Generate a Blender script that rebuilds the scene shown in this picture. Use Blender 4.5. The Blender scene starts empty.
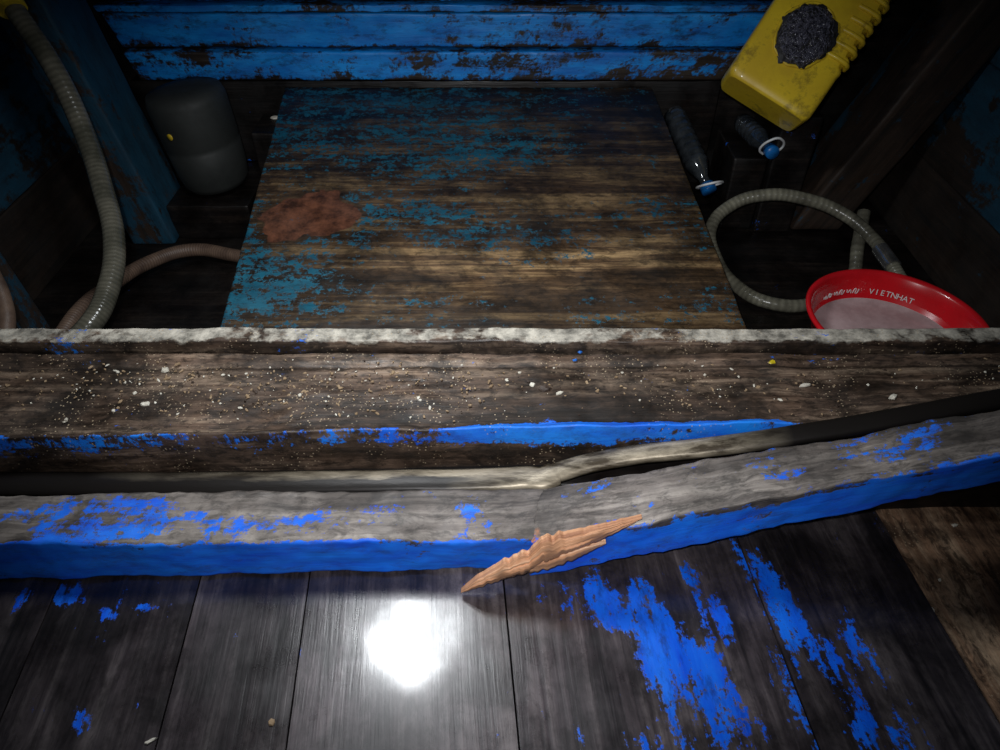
import bpy, bmesh, math, random
from mathutils import Vector, Matrix, noise
random.seed(7)
TH=math.radians(42.4); F=700.0; H=1.1
CT,ST=math.cos(TH),math.sin(TH)
# ---- survey helpers: sight-line intersections with real planes (metres) ----
def dirv(px,py):
    u=(px-500)/F; v=(375-py)/F
    return Vector((u, CT+v*ST, -ST+v*CT))
def at(px,py,t): return Vector((0,0,H))+dirv(px,py)*t
def onz(px,py,z):
    d=dirv(px,py); return Vector((0,0,H))+d*((z-H)/d.z)
def ony(px,py,y):
    d=dirv(px,py); return Vector((0,0,H))+d*(y/d.y)

sc=bpy.context.scene
def link(o,parent=None):
    sc.collection.objects.link(o)
    if parent: o.parent=parent
    return o
def empty(name):
    e=bpy.data.objects.new(name,None); e.empty_display_size=.05
    return link(e)
def setattrs(me,lc,pa=None,pt=None,tn=None):
    n=len(me.vertices); pa=pa or [0.0]*n; pt=pt or [0.0]*n; tn=tn or [1.0]*n
    me.attributes.new('lc','FLOAT_VECTOR','POINT'); 
    for nm in('paint','patch','tone'): me.attributes.new(nm,'FLOAT','POINT')
    me.attributes['lc'].data.foreach_set('vector',[x for v in lc for x in v])
    for nm,a in(('paint',pa),('patch',pt),('tone',tn)): me.attributes[nm].data.foreach_set('value',[float(x) for x in a])

# ------------------------------------------------------------- materials
class NT:
    def __init__(s,name):
        s.m=bpy.data.materials.new(name); s.m.use_nodes=True
        s.t=s.m.node_tree; s.t.nodes.clear()
        s.o=s.n('ShaderNodeOutputMaterial'); s.b=s.n('ShaderNodeBsdfPrincipled')
        s.l(s.b.outputs[0],s.o.inputs[0])
    def n(s,ty): return s.t.nodes.new(ty)
    def l(s,a,b): s.t.links.new(a,b)
    def put(s,sock,v):
        if isinstance(v,bpy.types.NodeSocket): s.l(v,sock)
        else: sock.default_value=v
    def math(s,op,a,b=0.0,c=None,clamp=False):
        k=s.n('ShaderNodeMath'); k.operation=op; k.use_clamp=clamp
        s.put(k.inputs[0],a); s.put(k.inputs[1],b)
        if c is not None: s.put(k.inputs[2],c)
        return k.outputs[0]
    def rng(s,v,a,b,c=0.0,d=1.0):
        k=s.n('ShaderNodeMapRange'); s.put(k.inputs[0],v)
        for i,x in zip((1,2,3,4),(a,b,c,d)): s.put(k.inputs[i],x)
        return k.outputs[0]
    def mix(s,f,a,b,mode='MIX'):
        k=s.n('ShaderNodeMix'); k.data_type='RGBA'; k.blend_type=mode
        s.put(k.inputs[0],f)
        s.put(k.inputs[6],a if not isinstance(a,tuple) else (*a,1)[:4]); s.put(k.inputs[7],b if not isinstance(b,tuple) else (*b,1)[:4])
        return k.outputs[2]
    def attr(s,name):
        k=s.n('ShaderNodeAttribute'); k.attribute_name=name; return k
    def scale(s,vec,sc3):
        k=s.n('ShaderNodeVectorMath'); k.operation='MULTIPLY'; s.l(vec,k.inputs[0])
        if isinstance(sc3,tuple): k.inputs[1].default_value=sc3
        else: s.l(sc3,k.inputs[1])
        return k.outputs[0]
    def noise(s,vec,sc=5,det=6,rough=.6,dist=0,out=0):
        k=s.n('ShaderNodeTexNoise'); s.l(vec,k.inputs['Vector']); k.inputs['Scale'].default_value=sc
        k.inputs['Detail'].default_value=det; k.inputs['Roughness'].default_value=rough; k.inputs['Distortion'].default_value=dist
        return k.outputs[out]
    def ramp(s,f,stops):
        k=s.n('ShaderNodeValToRGB'); s.l(f,k.inputs[0]); e=k.color_ramp.elements
        while len(e)<len(stops): e.new(.5)
        for i,(p,c) in enumerate(stops): e[i].position=p; e[i].color=(*c,1)
        return k.outputs[0]
    def bump(s,h,st=.4,d=.002):
        k=s.n('ShaderNodeBump'); k.inputs['Strength'].default_value=st; k.inputs['Distance'].default_value=d
        s.l(h,k.inputs['Height']); s.l(k.outputs[0],s.b.inputs['Normal'])

def wood(name,dark,mid,light,pc,pc2,patchc=(.1,.04,.02),rough=(.45,.8),coat=0.0,speck=0.0,dirt=.6,edge=.04,gr=1.0,coatr=.05,pscale=11,paintdirt=.5,pst=(1,1,1),pw=(.6,.22,.18),bst=.55,grime=0.0):
    q=NT(name); lc=q.attr('lc').outputs['Vector']
    g1=q.noise(q.scale(lc,(2.0*gr,38*gr,38*gr)),1,7,.65,.6)
    g2=q.noise(q.scale(lc,(1.2,9,9)),1,4,.6,1.2)
    g3=q.noise(q.scale(lc,(5,150,150)),1,3,.6)
    g=q.math('ADD',q.math('MULTIPLY',g1,.5),q.math('ADD',q.math('MULTIPLY',g2,.35),q.math('MULTIPLY',g3,.15)))
    col=q.ramp(g,[(.38,dark),(.5,mid),(.62,light)])
    d1=q.rng(q.noise(lc,7,7,.7,.3),.38,.62)
    col=q.mix(q.math('MULTIPLY',d1,dirt),col,tuple(x*.25 for x in dark))
    if grime:
        d2=q.rng(q.noise(q.scale(lc,(.6,1.3,1.3)),38,6,.75,.5),.47,.60)
        col=q.mix(q.math('MULTIPLY',d2,grime),col,tuple(x*.3 for x in dark))
    tn=q.attr('tone').outputs['Fac']; tv=q.n('ShaderNodeCombineXYZ'); 
    for i in range(3): q.l(tn,tv.inputs[i])
    col=q.scale(col,tv.outputs[0])
    pa=q.attr('patch').outputs['Fac']
    pm=q.rng(q.math('ADD',pa,q.math('MULTIPLY',q.math('SUBTRACT',q.noise(lc,25,6,.6),.5),.9)),.44,.56)
    pcol=q.mix(q.rng(q.noise(lc,30,6,.7),.35,.65),tuple(x*.3 for x in patchc),tuple(min(1,x*1.5) for x in patchc))
    col=q.mix(pm,col,pcol)
    p=q.attr('paint').outputs['Fac']
    n1=q.noise(q.scale(lc,pst),pscale,9,.68,.2); n2=q.noise(q.scale(lc,(6,45,45)),1,6,.65); n4=q.noise(lc,80,5,.7)
    c=q.math('ADD',q.math('MULTIPLY',n1,pw[0]),q.math('ADD',q.math('MULTIPLY',n2,pw[1]),q.math('MULTIPLY',n4,pw[2])))
    c=q.rng(c,.36,.64)
    m=q.rng(q.math('SUBTRACT',p,c),.04-edge,.04+edge)
    pv=q.rng(q.noise(q.scale(lc,(4,16,16)),1,7,.7),.35,.65)
    pcl=q.mix(pv,pc,pc2)
    pdm=q.rng(q.noise(q.scale(lc,(14,34,34)),1,8,.75),.5,.68)
    pcl=q.mix(q.math('MULTIPLY',pdm,paintdirt),pcl,tuple(x*.5 for x in dark))
    col=q.mix(m,col,pcl)
    if speck:
        v=q.n('ShaderNodeTexVoronoi'); q.l(lc,v.inputs['Vector']); v.inputs['Scale'].default_value=130
        sm=q.math('MULTIPLY',q.rng(v.outputs['Distance'],.16,.22,1,0),q.rng(q.noise(lc,9,5,.6),.48,.6))
        sm=q.math('MULTIPLY',sm,speck)
        col=q.mix(sm,col,(.42,.33,.22))
    q.l(col,q.b.inputs['Base Color'])
    rr=q.rng(q.noise(lc,8,6,.6),.35,.65,rough[0],rough[1]); q.l(rr,q.b.inputs['Roughness'])
    if coat:
        cw=q.rng(q.noise(lc,5,5,.6),.36,.5,coat*.35,coat); q.l(cw,q.b.inputs['Coat Weight']); q.b.inputs['Coat Roughness'].default_value=coatr
    hh=q.math('ADD',q.math('MULTIPLY',g1,.6),q.math('ADD',q.math('MULTIPLY',m,.25),q.math('MULTIPLY',g3,.35)))
    q.bump(hh,bst,.0035)
    return q.m

def plain(name,c,c2=None,rough=.5,metal=0,nsc=30,bump=0,coat=0,trans=0,emit=0,stain=0):
    q=NT(name); tc=q.n('ShaderNodeTexCoord').outputs['Object']
    c2=c2 or tuple(x*.5 for x in c)
    n=q.noise(tc,nsc,7,.65); col=q.mix(q.rng(n,.35,.65),c2,c)
    if stain: col=q.mix(q.math('MULTIPLY',q.rng(q.noise(tc,16,8,.75),.52,.64),stain),col,(.10,.06,.02))
    q.l(col,q.b.inputs['Base Color']); q.l(q.rng(n,.3,.7,min(1,rough*1.3),rough*.8),q.b.inputs['Roughness'])
    q.b.inputs['Metallic'].default_value=metal; q.b.inputs['Coat Weight'].default_value=coat
    q.b.inputs['Transmission Weight'].default_value=trans
    if emit: 
        q.b.inputs['Emission Color'].default_value=(.93,.97,1,1); q.b.inputs['Emission Strength'].default_value=emit
    if bump: q.bump(n,bump,.003)
    return q.m

BL=(.003,.095,.70); BL2=(.012,.21,.92)
M_floor=wood('wet_deck_wood',(.015,.0125,.0145),(.052,.042,.046),(.125,.106,.108),(.003,.075,.70),(.008,.17,.9),rough=(.22,.42),coat=.9,dirt=.75,edge=.05,coatr=.11,paintdirt=.75,pscale=14,pst=(.55,1.3,1.3),pw=(.45,.27,.28),bst=.24,grime=.45)
M_floorR=wood('worn_side_wood',(.07,.032,.018),(.40,.23,.135),(.8,.58,.38),BL,BL2,rough=(.5,.8),dirt=.9,speck=.6,grime=.8)
M_beam=wood('weathered_beam_wood',(.05,.042,.037),(.165,.14,.125),(.35,.31,.275),(.002,.078,.68),(.004,.2,.9),patchc=(.5,.2,.09),rough=(.5,.8),dirt=.6,edge=.06,paintdirt=.55,grime=.6,pw=(.5,.25,.25))
M_ledge=wood('dirty_ledge_wood',(.026,.016,.010),(.11,.07,.048),(.33,.24,.17),BL,(.01,.25,.9),patchc=(.42,.39,.33),rough=(.4,.7),dirt=.9,speck=1.0,edge=.06,paintdirt=.5,grime=.8,pw=(.45,.25,.3))
M_panel=wood('peeling_panel_wood',(.012,.008,.005),(.09,.052,.026),(.38,.25,.12),(.004,.052,.09),(.012,.12,.185),patchc=(.10,.038,.020),rough=(.35,.6),dirt=.8,edge=.08,gr=.6,pscale=21,paintdirt=.65,pst=(.8,1.2,1.2),pw=(.40,.18,.42),grime=.6)
M_wallb=wood('blue_painted_board',(.008,.006,.005),(.03,.02,.015),(.06,.045,.03),(.003,.14,.56),(.01,.36,1.0),rough=(.35,.6),dirt=.5,edge=.09,paintdirt=.85,pw=(.5,.25,.25))
M_teal=wood('teal_painted_hull',(.008,.006,.004),(.03,.017,.01),(.05,.03,.02),(.003,.032,.06),(.006,.06,.11),rough=(.6,.9),dirt=.5,edge=.1)
M_dark=wood('soaked_dark_wood',(.004,.003,.003),(.010,.007,.006),(.026,.019,.015),BL,BL2,rough=(.3,.6),dirt=.8,grime=.5)
M_fresh=wood('fresh_split_wood',(.22,.08,.04),(.58,.30,.16),(.85,.6,.42),BL,BL2,rough=(.6,.8),dirt=.15,gr=1.6)

# ------------------------------------------------------------- geometry
def hexa(name,C,n,mat,paint=None,patch=None,jit=.0012,bevel=.004,parent=None,warp=None,tone=None):
    """C[i][j][k]: i length 0/1, j front/back, k bottom/top"""
    nu,nv,nw=n; bm=bmesh.new(); d={}
    seed=random.random()*40
    L=((C[1][0][1]-C[0][0][1]).length,(C[0][1][1]-C[0][0][1]).length,(C[0][0][1]-C[0][0][0]).length)
    info=[]
    def V(i,j,k):
        if (i,j,k) in d: return d[(i,j,k)]
        a,b,c=i/nu,j/nv,k/nw; p=Vector()
        for x in(0,1):
            for y in(0,1):
                for z in(0,1):
                    p+=C[x][y][z]*((a if x else 1-a)*(b if y else 1-b)*(c if z else 1-c))
        if jit: 
            q=noise.noise_vector(p*9+Vector((seed,0,0)))*jit*2+noise.noise_vector(p*45)*jit
            p=p+q
        if warp: p=warp(p,a,b,c)
        v=bm.verts.new(p); d[(i,j,k)]=v; info.append((p.copy(),a,b,c)); return v
    for i in range(nu):
        for j in range(nv):
            for k in (0,nw): bm.faces.new((V(i,j,k),V(i+1,j,k),V(i+1,j+1,k),V(i,j+1,k)))
        for k in range(nw):
            for j in (0,nv): bm.faces.new((V(i,j,k),V(i+1,j,k),V(i+1,j,k+1),V(i,j,k+1)))
    for j in range(nv):
        for k in range(nw):
            for i in(0,nu): bm.faces.new((V(i,j,k),V(i,j+1,k),V(i,j+1,k+1),V(i,j,k+1)))
    bmesh.ops.recalc_face_normals(bm,faces=bm.faces)
    me=bpy.data.meshes.new(name); bm.to_mesh(me); bm.free()
    ev=lambda f,df:[(f(p,a,b,c) if callable(f) else (df if f is None else f)) for p,a,b,c in info]
    setattrs(me,[(a*L[0]+seed,b*L[1]+seed*.7,c*L[2]+seed*.3) for p,a,b,c in info],ev(paint,0.0),ev(patch,0.0),ev(tone,1.0))
    me.materials.append(mat)
    for f in me.polygons: f.use_smooth=True
    o=bpy.data.objects.new(name,me); link(o,parent)
    if bevel:
        bv=o.modifiers.new('worn_edges','BEVEL'); bv.width=bevel; bv.segments=2; bv.limit_method='ANGLE'; bv.angle_limit=math.radians(50)
    else: 
        me.set_sharp_from_angle(angle=math.radians(50))
    return o
def box(x0,x1,y0,y1,z0,z1):
    """length along x"""
    return [[[Vector((x,y,z)) for z in(z0,z1)] for y in(y0,y1)] for x in(x0,x1)]
def blob(p,cx,cy,rx,ry,ang=0):
    dx,dy=p.x-cx,p.y-cy; c,s=math.cos(ang),math.sin(ang)
    a=(dx*c+dy*s)/rx; b=(-dx*s+dy*c)/ry
    return max(0,1-(a*a+b*b)**.5)
def sstep(a,b,x):
    t=max(0,min(1,(x-a)/(b-a))); return t*t*(3-2*t)
def pblob(p,px,py,z,rx,ry,ang=0):
    c=onz(px,py,z); return blob(p,c.x,c.y,rx,ry,ang)
def tube(name,pts,r,mat,parent=None,res=10,rad=None,cyc=False):
    cu=bpy.data.curves.new(name,'CURVE'); cu.dimensions='3D'; cu.bevel_depth=r; cu.bevel_resolution=5; cu.resolution_u=res; cu.use_fill_caps=True
    s=cu.splines.new('BEZIER'); s.bezier_points.add(len(pts)-1); s.use_cyclic_u=cyc
    for i,p in enumerate(pts):
        b=s.bezier_points[i]; b.co=p; b.handle_left_type=b.handle_right_type='AUTO'
        if rad: b.radius=rad[i]
    cu.materials.append(mat); o=bpy.data.objects.new(name,cu); return link(o,parent)
def lathe(name,prof,mats,segs=64,M=Matrix(),parent=None):
    bm=bmesh.new(); rings=[]
    for r,z,mi in prof:
        if r<1e-5: rings.append([bm.verts.new(M@Vector((0,0,z)))])
        else: rings.append([bm.verts.new(M@Vector((r*math.cos(2*math.pi*i/segs),r*math.sin(2*math.pi*i/segs),z))) for i in range(segs)])
    for k in range(len(rings)-1):
        A,B=rings[k],rings[k+1]
        for i in range(segs):
            j=(i+1)%segs
            if len(A)==1 and len(B)==1: continue
            if len(A)==1: f=bm.faces.new((A[0],B[i],B[j]))
            elif len(B)==1: f=bm.faces.new((A[i],A[j],B[0]))
            else: f=bm.faces.new((A[i],A[j],B[j],B[i]))
            f.material_index=prof[k+1][2]; f.smooth=True
    bmesh.ops.recalc_face_normals(bm,faces=bm.faces)
    me=bpy.data.meshes.new(name); bm.to_mesh(me); bm.free()
    for m in mats: me.materials.append(m)
    return link(bpy.data.objects.new(name,me),parent)

# ------------------------------------------------------------- deck floor
fl=empty('floor')
S=[-.80,-.62,-.43,-.265,-.136,.094,.39,.583]
def fx(s,py): return 424+s*(py+265)
FP=[(590,600,.07,.05,.4,1.1),(625,612,.05,.03,0,1.1),(655,625,.03,.07,.1,1.3),(668,690,.025,.10,.1,1.3),(690,650,.08,.03,-.5,.9),(722,615,.03,.04,.2,1.1),(705,700,.04,.06,.2,.8),
    (765,575,.025,.07,.35,1.2),(790,620,.025,.09,.35,1.1),(825,655,.03,.05,.3,.9),(800,700,.03,.09,.3,.8),(850,640,.02,.06,.3,1.0),(740,730,.04,.05,.2,.8),(690,570,.03,.03,0,.9),(880,730,.06,.05,.2,.9),
    (70,597,.03,.02,0,1.4),(105,615,.02,.015,0,1),(40,705,.02,.015,.5,.9),(145,608,.02,.012,0,.9),(85,720,.015,.02,.4,.9),(25,600,.03,.02,0,.7),(100,640,.02,.015,0,.7),(650,745,.04,.03,0,.8)]
def fpaint(p,a,b,c):
    return min(.66,.13+sum(w*.56*pblob(p,x,y,0,rx*1.6,ry*1.7,an) for x,y,rx,ry,an,w in FP)) if c>.5 else 0
for k in range(len(S)-1):
    g=.0014
    def cor(s,py,sx,z): 
        v=onz(fx(s,py),py,0); v.x+=sx; v.z=z; return v
    far,near=470,1050
    C=[[[cor(S[k+j],py,g if j==0 else -g,z) for z in(-.05,0)] for j in(0,1)] for py in(far,near)]
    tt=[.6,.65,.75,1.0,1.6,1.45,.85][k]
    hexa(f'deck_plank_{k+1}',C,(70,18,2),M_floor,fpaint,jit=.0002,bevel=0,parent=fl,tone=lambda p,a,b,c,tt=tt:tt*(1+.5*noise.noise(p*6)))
for k,(s0,s1) in enumerate(((.583,.80),(.80,1.05),(1.05,1.35))):
    C=[[[ (lambda v:(setattr(v,'z',z),v)[1])(onz(fx(s,py),py,0)+Vector((g2,0,0))) for z in(-.09,-.03)] for s,g2 in((s0,.004),(s1,-.004))] for py in(440,1000)]
    hexa(f'side_plank_{k+1}',C,(50,12,2),M_floorR,lambda p,a,b,c:.10,jit=.002,bevel=.004,parent=fl)
hexa('bilge_floor',box(-1.5,1.5,.3,2.5,-.16,-.12),(40,40,1),M_dark,.05,bevel=0,parent=fl)
hexa('deck_substructure',box(-1.45,1.3,-.2,.7,-.12,-.092),(10,10,1),M_dark,0,bevel=0,parent=fl)

# ------------------------------------------------------------- hatch coaming with ledge
co=empty('hatch_coaming')
def yf(x): return .867+.028*x
C=[[[Vector((x,y,z)) for z in(-.119,.17)] for y in((yf(x)),1.085)] for x in(-1.34,1.29)]
def lpaint(p,a,b,c):
    x=p.x; lf=1-sstep(-.75,-.45,x)
    if c<.999:
        h=.17-p.z
        amt=.75*sstep(-.2,.0,x)*(1-sstep(.48,.56,x))*(1-sstep(.014,.052,h)) + .36*(1-sstep(.01,.05,h))+.18*lf*(1-sstep(.0,.12,h))
        return min(.8,amt+.12)
    amt=.9*sstep(-.2,.1,x)*(1-sstep(.48,.56,x))*(1-sstep(.05,.11,b))+(.36+.1*lf)*(1-sstep(0,.07,b))
    return min(.8,amt+.08+.06*sstep(.7,1,b))
def lwarp(p,a,b,c):
    if c>.99:
        p=p.copy(); p.z+=.010*(1-sstep(0,.09,b)) ; p.z-=.006*math.exp(-((b-.83)/.03)**2)
        p.z+=.003*noise.noise(p*14)+.0015*noise.noise(p*60)
    return p
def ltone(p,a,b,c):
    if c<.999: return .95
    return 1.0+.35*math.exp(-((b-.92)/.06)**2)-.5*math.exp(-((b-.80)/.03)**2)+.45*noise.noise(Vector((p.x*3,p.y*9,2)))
hexa('ledge_timber',C,(240,44,16),M_ledge,lpaint,lambda p,a,b,c:(.22*sstep(.85,.95,b) if c>.9 else 0),jit=.0015,bevel=.005,parent=co,warp=lwarp,tone=ltone)
C=[[[Vector((x,y,z)) for z in(-.119,.200)] for y in(1.0865,1.13)] for x in(-1.34,1.29)]
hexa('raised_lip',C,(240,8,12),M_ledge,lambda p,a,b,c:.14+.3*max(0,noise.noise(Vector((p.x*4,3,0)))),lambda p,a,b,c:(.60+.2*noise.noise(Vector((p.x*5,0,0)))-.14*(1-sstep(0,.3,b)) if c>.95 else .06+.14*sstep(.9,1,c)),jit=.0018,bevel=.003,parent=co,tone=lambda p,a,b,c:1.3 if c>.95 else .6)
C=[[[Vector((x,y,z)) for z in(-.119,.075)] for y in(.775+.085*(x>0),yf(x)-.002+.02*(x>0))] for x in(-1.34,1.29)]
hexa('rail_bearer',C,(30,4,4),M_dark,0,bevel=.003,parent=co)

# ------------------------------------------------------------- steel rail strip
def rail():
    pix=[(-260,483,.098),(0,482,.098),(200,482,.098),(400,480,.098),(490,478,.098),(525,476,.100),(543,477,.103),(560,470,.108),(590,461,.116),(640,452,.13),(700,446,.15),(770,437,.175),(880,419,.21),(1000,397,.25),(1090,380,.28),(1250,352,.33)]
    P=[onz(x,y,z) for x,y,z in pix]
    Q=[]
    for i in range(len(P)-1):
        p0=P[max(0,i-1)];p1=P[i];p2=P[i+1];p3=P[min(len(P)-1,i+2)]
        for k in range(10):
            t=k/10; Q.append(.5*((2*p1)+(p2-p0)*t+(2*p0-5*p1+4*p2-p3)*t*t+(3*p1-p0-3*p2+p3)*t**3))
    Q.append(P[-1])
    prof=[(-.024,-.012),(-.024,-.004),(-.018,.001),(-.006,.004),(.006,.005),(.017,.0045),(.024,0),(.024,-.012)]
    bm=bmesh.new(); R=[]
    for i,p in enumerate(Q):
        tg=(Q[min(i+1,len(Q)-1)]-Q[max(i-1,0)]).normalized(); side=Vector((-tg.y,tg.x,0)).normalized(); up=tg.cross(side).normalized()
        if up.z<0: up=-up
        w=1.0 if p.x<.1 else .8
        R.append([bm.verts.new(p+side*a*w+up*b+Vector((0,0,.0015*noise.noise(p*15)))) for a,b in prof])
    for i in range(len(R)-1):
        for k in range(8): 
            f=bm.faces.new((R[i][k],R[i+1][k],R[i+1][(k+1)%8],R[i][(k+1)%8])); f.smooth=True
    bm.faces.new(R[0]); bm.faces.new(R[-1])
    bmesh.ops.recalc_face_normals(bm,faces=bm.faces)
    me=bpy.data.meshes.new('steel_rail_strip'); bm.to_mesh(me); bm.free()
    me.attributes.new('edge','FLOAT','POINT'); me.attributes['edge'].data.foreach_set('value',[[0,0,.0,.2,.6,1,1,1][k] for _ in Q for k in range(8)])
    q=NT('worn_steel'); pos=q.n('ShaderNodeNewGeometry').outputs['Position']
    sx=q.n('ShaderNodeSeparateXYZ'); q.l(pos,sx.inputs[0])
    n=q.noise(q.scale(pos,(8,40,40)),1,7,.65)
    ed=q.rng(q.math('ADD',q.attr('edge').outputs['Fac'],q.math('MULTIPLY',q.math('SUBTRACT',n,.5),.8)),.35,.65)
    ed=q.math('MAXIMUM',ed,q.rng(sx.outputs[0],-.10,.06))
    painted_glint=q.math('MULTIPLY',q.math('MULTIPLY',q.rng(sx.outputs[0],-.75,-.1),q.rng(sx.outputs[0],.36,.52,1,0)),ed)  # pale highlight painted into the base colour along the middle of the strip
    cc=q.mix(q.rng(n,.38,.62),(.05,.037,.022),(.40,.34,.25))
    cc=q.mix(painted_glint,(.012,.010,.009),cc)
    q.l(cc,q.b.inputs['Base Color']); q.b.inputs['Metallic'].default_value=.3; q.b.inputs['Roughness'].default_value=.40; q.b.inputs['Specular IOR Level'].default_value=.35; q.bump(n,.6,.002)
    me.materials.append(q.m); link(bpy.data.objects.new('steel_rail_strip',me),co)
rail()

# ------------------------------------------------------------- broken beam
bb=empty('broken_wooden_beam')
lf0=onz(0,544,.10); lb0=onz(0,494,.10); lf1=onz(545,540,.10); lb1=onz(556,487,.10)
def ext(a,b,x): 
    t=(x-a.x)/(b.x-a.x); return a+(b-a)*t
L0f,L0b=ext(lf0,lf1,-1.34),ext(lb0,lb1,-1.34)
def dn(v,z): w=v.copy(); w.z=z; return w
bo0=onz(0,581,.003); bo1=onz(520,569,.003); B0=ext(bo0,bo1,-1.34)
C=[[[B0,L0f],[dn(L0b,.005),L0b]],[[bo1,lf1],[dn(lb1,.005),lb1]]]
BP=[(95,522,.11,.05,1.2),(60,518,.08,.03,1.0),(150,518,.10,.04,1.0),(235,525,.10,.03,1.0),(320,522,.07,.03,.9),(350,512,.06,.03,.8),(470,510,.03,.03,.7),(30,514,.05,.02,.7),(390,515,.04,.03,.6)]
def bpaint(p,a,b,c):
    if c<.97 and b<.5: return (.97 if c>.05 else .8) if c<.85 else .78
    if b<.03: return .7
    return min(.62,.16+.55*sum(w*pblob(p,x,y,.1,rx*1.5,ry*1.5) for x,y,rx,ry,w in BP)+.22*(1-sstep(0,.12,b)))
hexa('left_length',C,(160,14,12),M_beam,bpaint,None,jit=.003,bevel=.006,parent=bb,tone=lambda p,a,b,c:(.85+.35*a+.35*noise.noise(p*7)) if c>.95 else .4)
rf0=onz(532,542,.1005); rb0=onz(540,488,.1005)
rf1=ony(1000,457,.717); rb1=onz(1000,409,rf1.z)
rbt0=onz(530,579,.006); rbt1=ony(1000,482,.722)
X=1.28
rf=ext(rf0,rf1,X); rb=ext(rb0,rb1,X); rbt=ext(rbt0,rbt1,X)
C=[[[rbt0,rf0],[dn(rb0,.01),rb0]],[[rbt,rf],[Vector((rb.x,rb.y,rbt.z)),rb]]]
def rpaint(p,a,b,c):
    if c<.97 and b<.5: return .55 if c>.76 else (.9 if a>.07 else .8)
    return min(.85,.24+.24*sstep(.28,.42,a)*(1-sstep(.5,.62,a))*(b>.3)+.2*(1-sstep(0,.15,b))+ .25*max(0,noise.noise(p*8)))
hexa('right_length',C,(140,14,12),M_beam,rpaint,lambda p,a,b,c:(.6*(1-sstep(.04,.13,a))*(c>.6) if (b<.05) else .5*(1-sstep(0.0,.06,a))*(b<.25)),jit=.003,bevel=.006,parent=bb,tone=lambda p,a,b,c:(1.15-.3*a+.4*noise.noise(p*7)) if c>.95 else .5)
# torn splinter: one long spear of fresh wood with a split lower tongue
def splinter(name,st,y0,y1,parent,th=.010,rows=8,off=0):
    x0,x1=st[0][0],st[-1][0]; n=90; bm=bmesh.new(); G=[]; lcs=[]
    for i in range(n+1):
        x=x0+(x1-x0)*i/n
        for k in range(len(st)-1):
            if st[k][0]<=x<=st[k+1][0]: break
        t=(x-st[k][0])/(st[k+1][0]-st[k][0]); u=st[k][1]*(1-t)+st[k+1][1]*t; l=st[k][2]*(1-t)+st[k+1][2]*t
        wd_=l-u; u+=.16*wd_*noise.noise(Vector((x*.16,off,0))); l+=.22*wd_*noise.noise(Vector((x*.2,off+9,0)))
        yy=y0+(y1-y0)*(x-x0)/(x1-x0); row=[]
        for r in range(rows+1):
            f=r/rows; bul=th*math.sin(math.pi*f)**.6*min(1,wd_/14)*(1+.8*noise.noise(Vector((x*.02,f*14,off))))
            row.append(bm.verts.new(ony(x,u+(l-u)*f,yy-bul))); lcs.append((i/n*.2+off,f*.045,off))
        G.append(row)
    B=[]
    for i in range(n+1):
        row=[]
        for r in (0,rows):
            v=G[i][r].co+Vector((0,.008,0)); row.append(bm.verts.new(v)); lcs.append((i/n*.2+off,0,off+.01))
        B.append(row)
    for i in range(n):
        for r in range(rows): bm.faces.new((G[i][r],G[i+1][r],G[i+1][r+1],G[i][r+1])).smooth=True
        bm.faces.new((G[i][0],B[i][0],B[i+1][0],G[i+1][0])); bm.faces.new((G[i][rows],G[i+1][rows],B[i+1][1],B[i][1])); bm.faces.new((B[i][0],B[i][1],B[i+1][1],B[i+1][0]))
    bmesh.ops.recalc_face_normals(bm,faces=bm.faces); bm.verts.index_update()
    me=bpy.data.meshes.new(name); bm.to_mesh(me); bm.free(); setattrs(me,lcs)
    me.materials.append(M_fresh); link(bpy.data.objects.new(name,me),parent)
splinter('splinter_long',[(461,592,593),(475,580,589),(505,562,579),(530,552,571),(542,540,564),(560,536,557),(580,532,550),(600,528,541),(620,523,531),(642,518,519)],.636,.678,bb,.010,14)
splinter('splinter_lower',[(495,576,581),(525,563,574),(550,558,569),(575,549,560),(590,545,552),(606,543,544)],.650,.668,bb,.008,8,4)

# ------------------------------------------------------------- sloping board (engine cover)
ec=empty('engine_cover')
sl=math.tan(math.radians(7.5))
def onpanel(px,py):
    d=dirv(px,py); t=(H-.12+sl*1.15)/(-d.z+sl*d.y); return Vector((0,0,H))+d*t
a0=onpanel(285,87); a1=onpanel(652,87); b0=onpanel(216,340); b1=onpanel(752,340)
b0=ext(a0,b0,b0.x)
dz=Vector((0,0,-.035))
C=[[[b0+dz,b0],[a0+dz,a0]],[[b1+dz,b1],[a1+dz,a1]]]
c1=onpanel(305,216)
def ppaint(p,a,b,c):
    base=.49+.16*noise.noise(p*3.5)
    base-=.36*math.exp(-((b-.20-.03*math.sin(a*7))/.085)**2)*sstep(.05,.35,a)
    base-=.24*math.exp(-((b-.52-.02*math.sin(a*9))/.07)**2)
    base-=.16*sstep(.45,.85,a)*sstep(.15,.4,b)
    base-=.25*(1-sstep(.0,.10,b))
    return max(.10,base-.45*min(1,ppatch(p,a,b,c)*1.2))
def ppatch(p,a,b,c):
    d=p-c1; an=math.atan2(d.y,d.x); r=math.hypot(d.x*.95,d.y*.85)
    R=.105*(1+.22*math.cos(2*an-.7)*.6+.35*noise.noise(Vector((math.cos(an)*1.6,math.sin(an)*1.6,4)))+.12*noise.noise(p*30))
    return .95*(1-sstep(.75,1.2,r/R))
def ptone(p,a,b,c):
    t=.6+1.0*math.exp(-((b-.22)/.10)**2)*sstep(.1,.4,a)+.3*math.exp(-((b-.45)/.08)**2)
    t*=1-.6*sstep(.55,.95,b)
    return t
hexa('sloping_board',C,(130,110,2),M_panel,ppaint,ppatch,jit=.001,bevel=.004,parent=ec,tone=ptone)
e=.03
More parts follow.
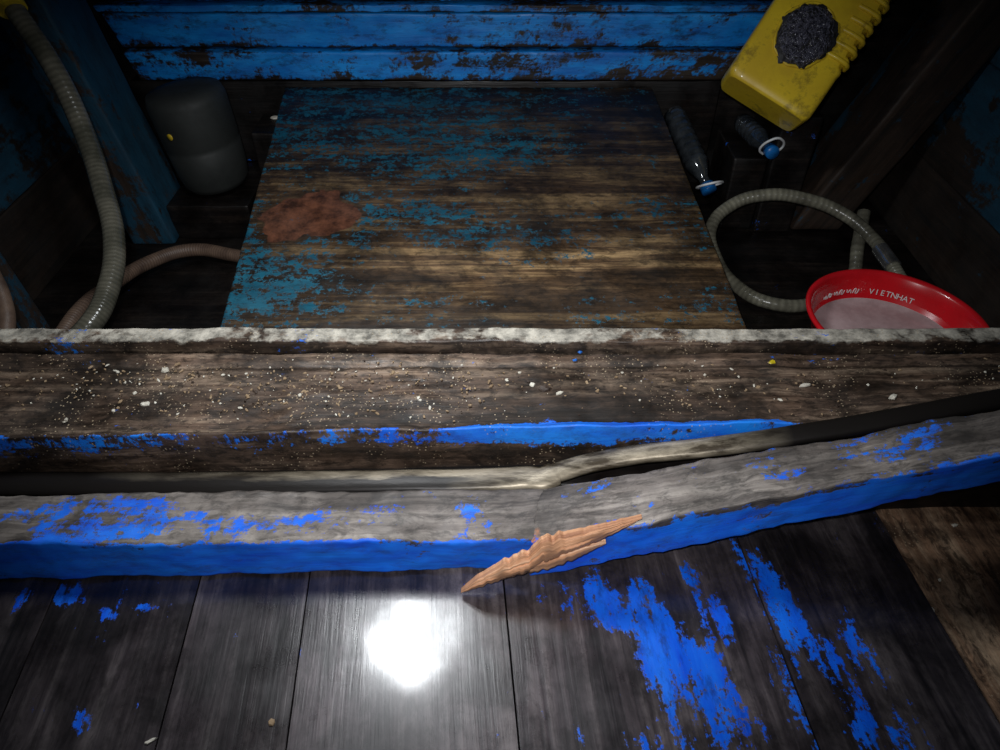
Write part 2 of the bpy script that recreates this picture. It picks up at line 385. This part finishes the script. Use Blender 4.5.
C=[[[Vector((b0.x+e,b0.y+.03,-.118)),b0+dz+Vector((e,.03,-.002))],[Vector((a0.x+e,a0.y-.02,-.118)),a0+dz+Vector((e,-.02,-.002))]],[[Vector((b1.x-e,b1.y+.03,-.118)),b1+dz+Vector((-e,.03,-.002))],[Vector((a1.x-e,a1.y-.02,-.118)),a1+dz+Vector((-e,-.02,-.002))]]]
hexa('box_body',C,(10,10,4),M_dark,0,bevel=0,parent=ec)

# ------------------------------------------------------------- far bulkhead
wb=empty('wall_back')
hexa('bulkhead_lining',box(-1.5,1.5,2.40,2.44,-.12,1.9),(20,1,20),M_dark,.05,bevel=0,parent=wb)
zs=[(.285,.372,.0),(.380,.478,.018),(.486,.505,.0),(.512,.62,.02),(.63,.8,.0),(.81,1.0,.01),(1.01,1.25,0),(1.26,1.55,.01),(1.56,1.89,0)]
for i,(z0,z1,of) in enumerate(zs):
    def xr(z): return .705+(min(z,.9)-.28)*.62
    def xl(z): return -1.15-(min(z,.9)-.28)*.3
    y0=2.29+of
    C=[[[Vector((xl(z) if s==0 else xr(z),y,z)) for z in(z0,z1)] for y in(y0,2.395)] for s in(0,1)]
    hexa(f'bulkhead_board_{i+1}',C,(120,3,8),M_wallb,lambda p,a,b,c:(.63+.2*noise.noise(Vector((p.x*2.5,p.z*9,1)))+(.14 if .38<p.z<.48 else 0)-.3*(1-sstep(0,.22,c))-.15*(1-sstep(0,.06,a))-.1*sstep(.8,1,a)),jit=.0015,bevel=.005,parent=wb)
hexa('bulkhead_bottom_rail',box(-1.2,.72,2.315,2.395,.0,.275),(40,2,6),M_dark,.1,bevel=.004,parent=wb)
hexa('bulkhead_sill',box(-.79,-.63,2.15,2.312,-.119,.17),(20,6,8),M_dark,.1,bevel=.004,parent=wb)
hexa('bulkhead_step',box(-1.06,-.80,2.0,2.312,-.119,-.002),(20,6,8),M_dark,.1,bevel=.004,parent=wb)

# ------------------------------------------------------------- hull sides
wl=empty('wall_left'); wr=empty('wall_right')
for z0,z1,i in((-.12,.12,0),(.123,.42,1),(.423,.75,2),(.753,1.1,3),(1.103,1.9,4)):
    fo=lambda z:.12*sstep(-.1,.9,z)
    C=[[[Vector((-1.36-fo(z)-t,y,z)) for z in(z0,z1)] for t in(0,.05)] for y in(-.2,2.4)]
    hexa(f'hull_plank_{i+1}',C,(40,2,8),M_teal,(.1 if i==0 else .62),bevel=.004,parent=wl,tone=.6)
    C=[[[Vector((1.31+fo(z)+t,y,z)) for z in(z0,z1)] for t in(0,.05)] for y in(-.2,2.4)]
    pp=(lambda p,a,b,c:.12) if i==0 else (lambda p,a,b,c:.76-.75*max(0,1-((p.y-1.95)/.28)**2-((p.z-.12)/.16)**2))
    hexa(f'hull_plank_{i+1}',C,(40,2,8),M_teal,pp,bevel=.004,parent=wr,tone=.6)
def rib(name,p0,p1,w,d,mat,paint,parent,patch=None,tone=None):
    C=[[[ (q+Vector((sx,sy,0))) for sx in(-w/2,w/2)] for sy in(-d/2,d/2)] for q in(p0,p1)]
    return hexa(name,C,(40,6,6),mat,paint,patch,bevel=.008,parent=parent,tone=tone)
r0=Vector((-1.12,2.06,-.119)); r1=Vector((-1.31,2.02,1.2))
rib('frame_rib_1',r0,r1,.14,.20,M_teal,lambda p,a,b,c:.5+.3*(c>.8),wl)
rib('frame_rib_2',Vector((-1.29,1.45,-.119)),Vector((-1.40,1.45,1.2)),.10,.14,M_teal,.5,wl)
rib('frame_rib_1',Vector((1.05,2.13,-.119)),Vector((1.42,2.10,.75)),.16,.16,M_teal,.18,wr,None,1.1)
rib('frame_rib_2',Vector((1.12,2.3,-.119)),Vector((1.52,2.3,.75)),.14,.16,M_teal,.55,wr)
hexa('ceiling',box(-1.6,1.6,-.2,2.44,1.9,1.94),(10,10,1),M_dark,.1,bevel=0)

# ------------------------------------------------------------- hoses
def hosemat(name,c1,c2,rough=.3):
    q=NT(name); tc=q.n('ShaderNodeTexCoord').outputs['UV']
    sx=q.n('ShaderNodeSeparateXYZ'); q.l(tc,sx.inputs[0])
    w=q.math('SINE',q.math('MULTIPLY',sx.outputs[0],620.0)); w=q.rng(w,-1,1)
    pos=q.n('ShaderNodeNewGeometry').outputs['Position']; n=q.noise(pos,14,6,.6)
    col=q.mix(q.rng(n,.35,.65),tuple(c1),tuple(c2)); col=q.mix(q.math('MULTIPLY',w,.35),col,tuple(x*.4 for x in c1))
    q.l(col,q.b.inputs['Base Color']); q.b.inputs['Roughness'].default_value=rough; q.bump(w,.3,.0015); return q.m
MH1=hosemat('ribbed_grey_hose',(.055,.054,.04),(.14,.13,.10),.22); MH2=hosemat('brown_hose',(.08,.05,.037),(.2,.13,.09),.5); MH3=hosemat('clear_grey_hose',(.085,.08,.06),(.23,.22,.165),.25)
M_yel=plain('yellow_plastic',(.82,.60,.03),(.58,.39,.02),.35,nsc=8,bump=.1,coat=.2,stain=.65)
h1=empty('suction_hose')
tube('hose_run',[at(-25,-60,1.72),at(12,5,1.72),at(55,70,1.74),at(85,135,1.76),at(103,190,1.74),at(114,240,1.70),at(108,290,1.64),at(86,330,1.58),at(40,365,1.56)],.025,MH1,h1)
tube('yellow_coupling',[at(-14,-40,1.715),at(3,-8,1.715),at(13,10,1.715)],.034,M_yel,h1)
tube('rubber_hose',[onz(262,262,-.09),onz(232,255,-.09),onz(190,250,-.085),onz(150,262,-.08),onz(112,285,-.06),onz(80,310,-.03),onz(55,345,-.05)],.02,MH2)
tube('coiled_hose',[onz(864,212,.06),onz(858,245,.0),onz(850,283,-.07),onz(815,303,-.095),onz(770,303,-.095),onz(738,287,-.09),onz(716,258,-.06),onz(711,228,-.0),onz(730,206,.05),onz(765,195,.085),onz(805,199,.085),onz(845,215,.06),onz(872,238,.03),onz(890,262,.02),onz(902,282,.0)],.0185,MH3)
tube('hose_clamp',[onz(880,249,.024),onz(893,267,.016)],.0225,plain('clamp_steel',(.6,.6,.6),(.25,.25,.25),.22,metal=.9))
tube('thin_hose',[at(-10,270,1.6),at(3,300,1.58),at(6,330,1.55),at(0,350,1.55)],.018,MH2)

# ------------------------------------------------------------- red basin
bas=empty('red_plastic_basin')
bc=Vector((.98,1.372,-.119)); 
Mr=plain('red_plastic',(.72,.012,.02),(.5,.008,.012),.25,nsc=5,coat=.4); Mp=plain('pale_pink_plastic',(.66,.50,.50),(.42,.29,.29),.35,nsc=12)
MB=Matrix.Translation(bc)@Matrix.Rotation(math.radians(2),4,'Y')
prof=[(0,0,0),(.15,0,0),(.155,.004,0),(.202,.135,0),(.210,.140,0),(.218,.146,0),(.220,.153,0),(.215,.157,0),(.209,.156,0),(.203,.148,0),(.196,.125,0),(.186,.088,0),(.183,.083,1),(.15,.076,1),(0,.073,1)]
lathe('basin_shell',prof,[Mr,Mp],96,MB,bas)
Mw=plain('white_print',(.8,.8,.8),(.7,.7,.7),.5)
for i,ch in enumerate('VIETNHAT'):
    fc=bpy.data.curves.new('letter_'+ch,'FONT'); fc.body=ch; fc.size=.021; fc.align_x='CENTER'; fc.extrude=.0003; fc.materials.append(Mw)
    o=bpy.data.objects.new(f'printed_letter_{i+1}',fc); link(o,bas)
    th=math.radians(82-i*4.4); r=.1860
    o.matrix_world=MB@Matrix.Translation(Vector((math.cos(th)*r,math.sin(th)*r,.098)))@Matrix.Rotation(th-math.pi/2,4,'Z')@Matrix.Rotation(math.radians(72),4,'X')
for i,a in enumerate((95,101,108,114,121,127)):
    pts=[]
    for k in range(4):
        th=math.radians(a+(k-1.5)*1.5); r=.1885; pts.append(MB@Vector((math.cos(th)*r,math.sin(th)*r,.104+.006*((-1)**(k+i))*(1+.4*math.sin(i*3+k)))))
    tube(f'printed_script_{i+1}',pts,.0012,Mw,bas,6)

# ------------------------------------------------------------- yellow jerrycan with net
jc=empty('yellow_jerrycan')
J0=at(768,97,1.86); J1=at(862,-44,1.80)
ax=(J1-J0); Lj=ax.length; ax.normalize()
wd=Vector((1,-.12,.0)); wd=(wd-ax*wd.dot(ax)).normalized(); nm=wd.cross(ax).normalized()
if nm.z<0: nm=-nm
Wj,Tj=.255,.15
def jp(l,w,t): return J0+ax*l+wd*w+nm*t
bm=bmesh.new(); R=[]
nl=60; sg=56
for i in range(nl+1):
    l=Lj*i/nl; e=min(l,Lj-l); shr=1-(.10*(1-min(1,e/.025))**2)
    ring=[]
    for k in range(sg):
        a=2*math.pi*k/sg; c,s=math.cos(a),math.sin(a); ex=.22
        w=math.copysign(abs(c)**ex,c)*Wj/2*shr; t=math.copysign(abs(s)**ex,s)*Tj/2*shr
        if c>.55: w+=.006*math.sin(l*2*math.pi/.034)*sstep(.12,.18,l); t+=.005*math.sin(l*2*math.pi/.034)*sstep(.12,.18,l)
        ring.append(bm.verts.new(jp(l,w,t-Tj/2)))
    R.append(ring)
for i in range(nl):
    for k in range(sg):
        f=bm.faces.new((R[i][k],R[i+1][k],R[i+1][(k+1)%sg],R[i][(k+1)%sg])); f.smooth=True
bm.faces.new(R[0]); bm.faces.new(R[-1]); bmesh.ops.recalc_face_normals(bm,faces=bm.faces)
me=bpy.data.meshes.new('can_body'); bm.to_mesh(me); bm.free(); me.materials.append(M_yel); link(bpy.data.objects.new('can_body',me),jc)
jminz=min(v.co.z for v in me.vertices); lowv=min(me.vertices,key=lambda v:v.co.z).co.copy()
# moulded raised ribs on the ribbed shoulder of the can
for k in range(6):
    l=.17+k*.034
    tube(f'moulded_rib_{k+1}',[jp(l,Wj*.26,-.001),jp(l,Wj*.40,.003),jp(l,Wj*.495,-.004),jp(l,Wj*.515,-.03)],.0065,M_yel,jc,6)
M_hole=plain('black_inside',(.012,.012,.014),None,.6)
hc=jp(.175,-.008,.002)
bm=bmesh.new(); bmesh.ops.create_icosphere(bm,subdivisions=5,radius=1)
for v in bm.verts:
    c=v.co.copy(); n=noise.noise(c*2.2)*.14+noise.noise(c*7)*.12
    s=1+n
    v.co=hc+wd*(c.x*.072*s)+ax*(c.y*.082*s)+nm*(c.z*.020*s)
me=bpy.data.meshes.new('net_core'); bm.to_mesh(me); bm.free(); me.materials.append(M_hole); link(bpy.data.objects.new('net_core',me),jc)
cu=bpy.data.curves.new('net_twine','CURVE'); cu.dimensions='3D'; cu.bevel_depth=.0012; cu.bevel_resolution=1
for s in range(60):
    sp=cu.splines.new('POLY'); n=40; sp.points.add(n-1); a=random.random()*6.28; r=random.random()**.5; x,y=math.cos(a)*r,math.sin(a)*r; h=random.random()*6.28
    for k in range(n):
        h+=random.uniform(-1.6,1.6); x+=math.cos(h)*.07; y+=math.sin(h)*.07
        q=math.hypot(x,y)
        if q>.97: x*=.9/q; y*=.9/q; h+=2
        z=.026*(max(0,1-(x*x+y*y)))**.5+random.uniform(-.001,.005)
        p=hc+wd*x*.070+ax*y*.080+nm*z; sp.points[k].co=(*p,1)
cu.materials.append(plain('net_twine',(.11,.11,.15),(.010,.010,.016),.15,nsc=90,coat=.8)); link(bpy.data.objects.new('net_twine',cu),jc)
rim=[hc+wd*math.cos(a)*.072*(1+.1*noise.noise(Vector((math.cos(a)*2,math.sin(a)*2,0))))+ax*math.sin(a)*.083*(1+.12*noise.noise(Vector((math.cos(a)*2,math.sin(a)*2,5)))) for a in [2*math.pi*i/20 for i in range(20)]]
tube('cut_rim',rim,.004,M_yel,jc,6,cyc=True)
st=empty('stacked_timber')
hexa('tall_block',box(.84,.96,max(2.04,lowv.y-.03),2.288,-.119,jminz-.001),(12,10,12),M_dark,.1,bevel=.006,parent=st)
hexa('low_block',box(.73,.838,2.06,2.288,-.119,.13),(12,10,12),M_dark,.1,bevel=.006,parent=st)

# ------------------------------------------------------------- bottles with handle rings
Mcl=plain('smoky_clear_plastic',(.07,.08,.09),(.02,.024,.028),.10,nsc=22,trans=.35,coat=1.0)
Mcap=plain('blue_cap_plastic',(.01,.16,.5),None,.35); Mwh=plain('white_plastic',(.75,.78,.78),(.6,.6,.6),.4)
def bottle(neck,tail,r):
    b=empty('plastic_bottle'); ax=(tail-neck); L=ax.length
    q=Vector((0,0,1)).rotation_difference(ax).to_matrix().to_4x4(); M=Matrix.Translation(neck)@q
    pr=[(0,-.001,0),(r*.42,0,0),(r*.42,.03,0),(r*.6,.045,0),(r,.085,0)]
    z=.085
    while z<L-.03:
        pr+= [(r,z+.01,0),(r*.93,z+.016,0),(r,z+.022,0)]; z+=.026
    pr+=[(r*.9,L-.005,0),(r*.6,L,0),(0,L-.01,0)]
    lathe('bottle_body',pr,[Mcl],32,M,b)
    lathe('cap',[(0,-.022,0),(r*.6,-.022,0),(r*.64,-.018,0),(r*.64,.004,0),(r*.45,.006,0)],[Mcap],24,M,b)
    up=(Vector((0,0,1))-ax.normalized()*ax.normalized().z).normalized(); sd=ax.normalized().cross(up)
    f=(up*.9-ax.normalized()*.45).normalized()
    pts=[neck+sd*x*r+f*y*r for x,y in ((-.5,-.5),(-1.0,.0),(-1.05,.7),(-.5,1.4),(0,1.6),(.5,1.4),(1.05,.7),(1.0,.0),(.5,-.5))]
    tube('handle_ring',pts,.0036,Mwh,b,6)
bottle(at(707,186,2.16),at(673,112,2.26),.036)
bottle(at(770,150,2.10),at(742,122,2.26),.032)

# ------------------------------------------------------------- grey drum at left
Mdr=plain('dark_grey_drum_plastic',(.028,.031,.029),(.011,.013,.012),.65,nsc=9)
dr=empty('grey_plastic_drum')
MD=Matrix.Translation(Vector((-.925,2.13,.0)))@Matrix.Rotation(math.radians(-5),4,'Y')
lathe('drum_body',[(0,.010,0),(.07,.010,0),(.09,.016,0),(.103,.035,0),(.110,.08,0),(.114,.15,0),(.111,.155,0),(.115,.165,0),(.118,.29,0),(.11,.315,0),(.05,.325,0),(0,.326,0)],[Mdr],64,MD,dr)
lathe('yellow_sticker',[(0,.0015,0),(.010,.0015,0),(.010,0,0)],[M_yel],20,Matrix.Translation(MD@Vector((-.040,-.111,.22)))@Matrix.Rotation(math.radians(-20),4,'Z')@Matrix.Rotation(math.radians(90),4,'X'),dr)

# ------------------------------------------------------------- scraps
def scraps(name,items,mats):
    bm=bmesh.new()
    for p,s,mi,el,an in items:
        n=random.randint(5,8); ring=[]; top=[]
        for k in range(n):
            a=2*math.pi*k/n+random.uniform(-.2,.2); r=s*random.uniform(.6,1.1)
            x,y=math.cos(a)*r*el,math.sin(a)*r; X=x*math.cos(an)-y*math.sin(an); Y=x*math.sin(an)+y*math.cos(an)
            ring.append(bm.verts.new(p+Vector((X,Y,-.0005)))); top.append(bm.verts.new(p+Vector((X*.8,Y*.8,s*random.uniform(.15,.5)))))
        c=bm.verts.new(p+Vector((0,0,s*random.uniform(.3,.7))))
        for k in range(n):
            j=(k+1)%n
            f=bm.faces.new((ring[k],ring[j],top[j],top[k])); f.material_index=mi
            f=bm.faces.new((top[k],top[j],c)); f.material_index=mi
    me=bpy.data.meshes.new(name); bm.to_mesh(me); bm.free()
    for m in mats: me.materials.append(m)
    return link(bpy.data.objects.new(name,me))
MS=[plain('pale_shell',(.75,.72,.62),(.5,.46,.38),.45),plain('tan_scrap',(.38,.27,.16),(.2,.13,.07),.6),plain('dark_scrap',(.05,.03,.02),None,.6),plain('blue_chip',(.02,.2,.75),None,.5),plain('yellow_scrap',(.8,.62,.02),None,.4)]
it=[]
zl=.1715
for px,py,s,mi,el in [(165,370,.008,0,1.3),(145,404,.007,0,1.8),(135,393,.005,0,1),(240,408,.004,0,1.5),(532,385,.006,0,1.2),(560,393,.007,0,1.5),(545,389,.011,2,1.2),(805,385,.006,0,2.4),(868,385,.005,0,1.2),(893,397,.007,0,1.8),(66,420,.006,0,.7),(772,362,.006,4,1.8),(705,375,.004,0,1),(690,405,.004,1,1),(640,400,.003,0,1),(300,395,.004,0,1),(420,400,.004,0,1),(470,405,.004,1,1.5),(780,400,.004,0,1.5),(118,372,.004,0,1),(985,372,.004,0,1),(580,352,.005,3,1),(575,360,.004,3,1.4)]:
    it.append((onz(px,py,zl),s,mi,el,random.uniform(-.6,.6)))
for k in range(900):
    x=random.gauss(-.45,.32) if k<560 else random.uniform(-1.2,1.2); y=random.triangular(.88,1.07,1.00)
    if abs(x)>1.25: continue
    it.append((Vector((x,y,zl)),abs(random.gauss(0,.0012))+.0008,random.choice([0,1,1,1,1,2]),random.uniform(1,2.2),random.random()*3))
scraps('fish_scraps',it,MS)
it=[(onz(px,py,z),s,mi,el,an) for px,py,z,s,mi,el,an in [(150,741,.002,.004,0,3.5,.5),(930,609,-.028,.006,0,2,-.9),(272,722,.002,.006,1,1.3,.9),(955,525,-.028,.005,0,1.5,.3),(893,571,-.028,.004,0,1,0),(940,580,-.028,.004,0,1,0)]]
scraps('wood_chips',it,MS)
it=[(onz(256,101,.172),.016,0,1.6,-.9),(onz(277,118,.172),.014,0,1.8,.1),(onz(266,108,.172),.010,0,1.0,.4)]
scraps('discarded_wrapper',it,MS)

# ------------------------------------------------------------- work lamp on the ceiling
lam=empty('work_lamp')
tgt=onz(413,636,0); d=dirv(413,636); up=Vector((d.x,d.y,-d.z))
LP=tgt+up*(1.2/up.z)
q=Vector((0,0,1)).rotation_difference(-up.normalized()).to_matrix().to_4x4(); ML=Matrix.Translation(LP)@q
Mem=plain('lamp_glass',(1,1,1),(1,1,1),.4,emit=54); Mho=plain('lamp_housing',(.05,.05,.05),None,.4,metal=.6)
lathe('lamp_lens',[(0,.002,0),(.143,.002,0)],[Mem],64,ML,lam)
lathe('housing',[(.145,0.006,0),(.165,.008,0),(.167,-.03,0),(.14,-.07,0),(.05,-.10,0),(0,-.10,0)],[Mho],48,ML,lam)
bk=ML@Vector((0,0,-.09)); tube('hanger_rod',[bk,Vector((bk.x,bk.y,1.6)),Vector((bk.x,bk.y,1.899))],.012,Mho,lam)

ld=bpy.data.lights.new('camera_fill_spot','SPOT'); ld.energy=66; ld.spot_size=math.radians(82); ld.spot_blend=1.0; ld.shadow_soft_size=.012; ld.color=(.97,.98,1)  # fill spot added at the camera to light front faces; soft cone darkens corners
lo=bpy.data.objects.new('camera_fill_spot',ld); link(lo); lo.location=(-.04,.0,1.16); 
tg=onz(490,335,.1); lo.rotation_euler=(tg-Vector(lo.location)).to_track_quat('-Z','Y').to_euler()

w=bpy.data.worlds.new('night'); sc.world=w; w.use_nodes=True; w.node_tree.nodes['Background'].inputs[0].default_value=(.02,.03,.05,1); w.node_tree.nodes['Background'].inputs[1].default_value=.3
cam=bpy.data.cameras.new('camera'); cam.sensor_width=36; cam.lens=F/1000*36; cam.clip_start=.02
c=bpy.data.objects.new('camera',cam); link(c); c.location=(0,0,H); c.rotation_euler=(math.pi/2-TH,0,0); sc.camera=c
sc.view_settings.view_transform='Standard'
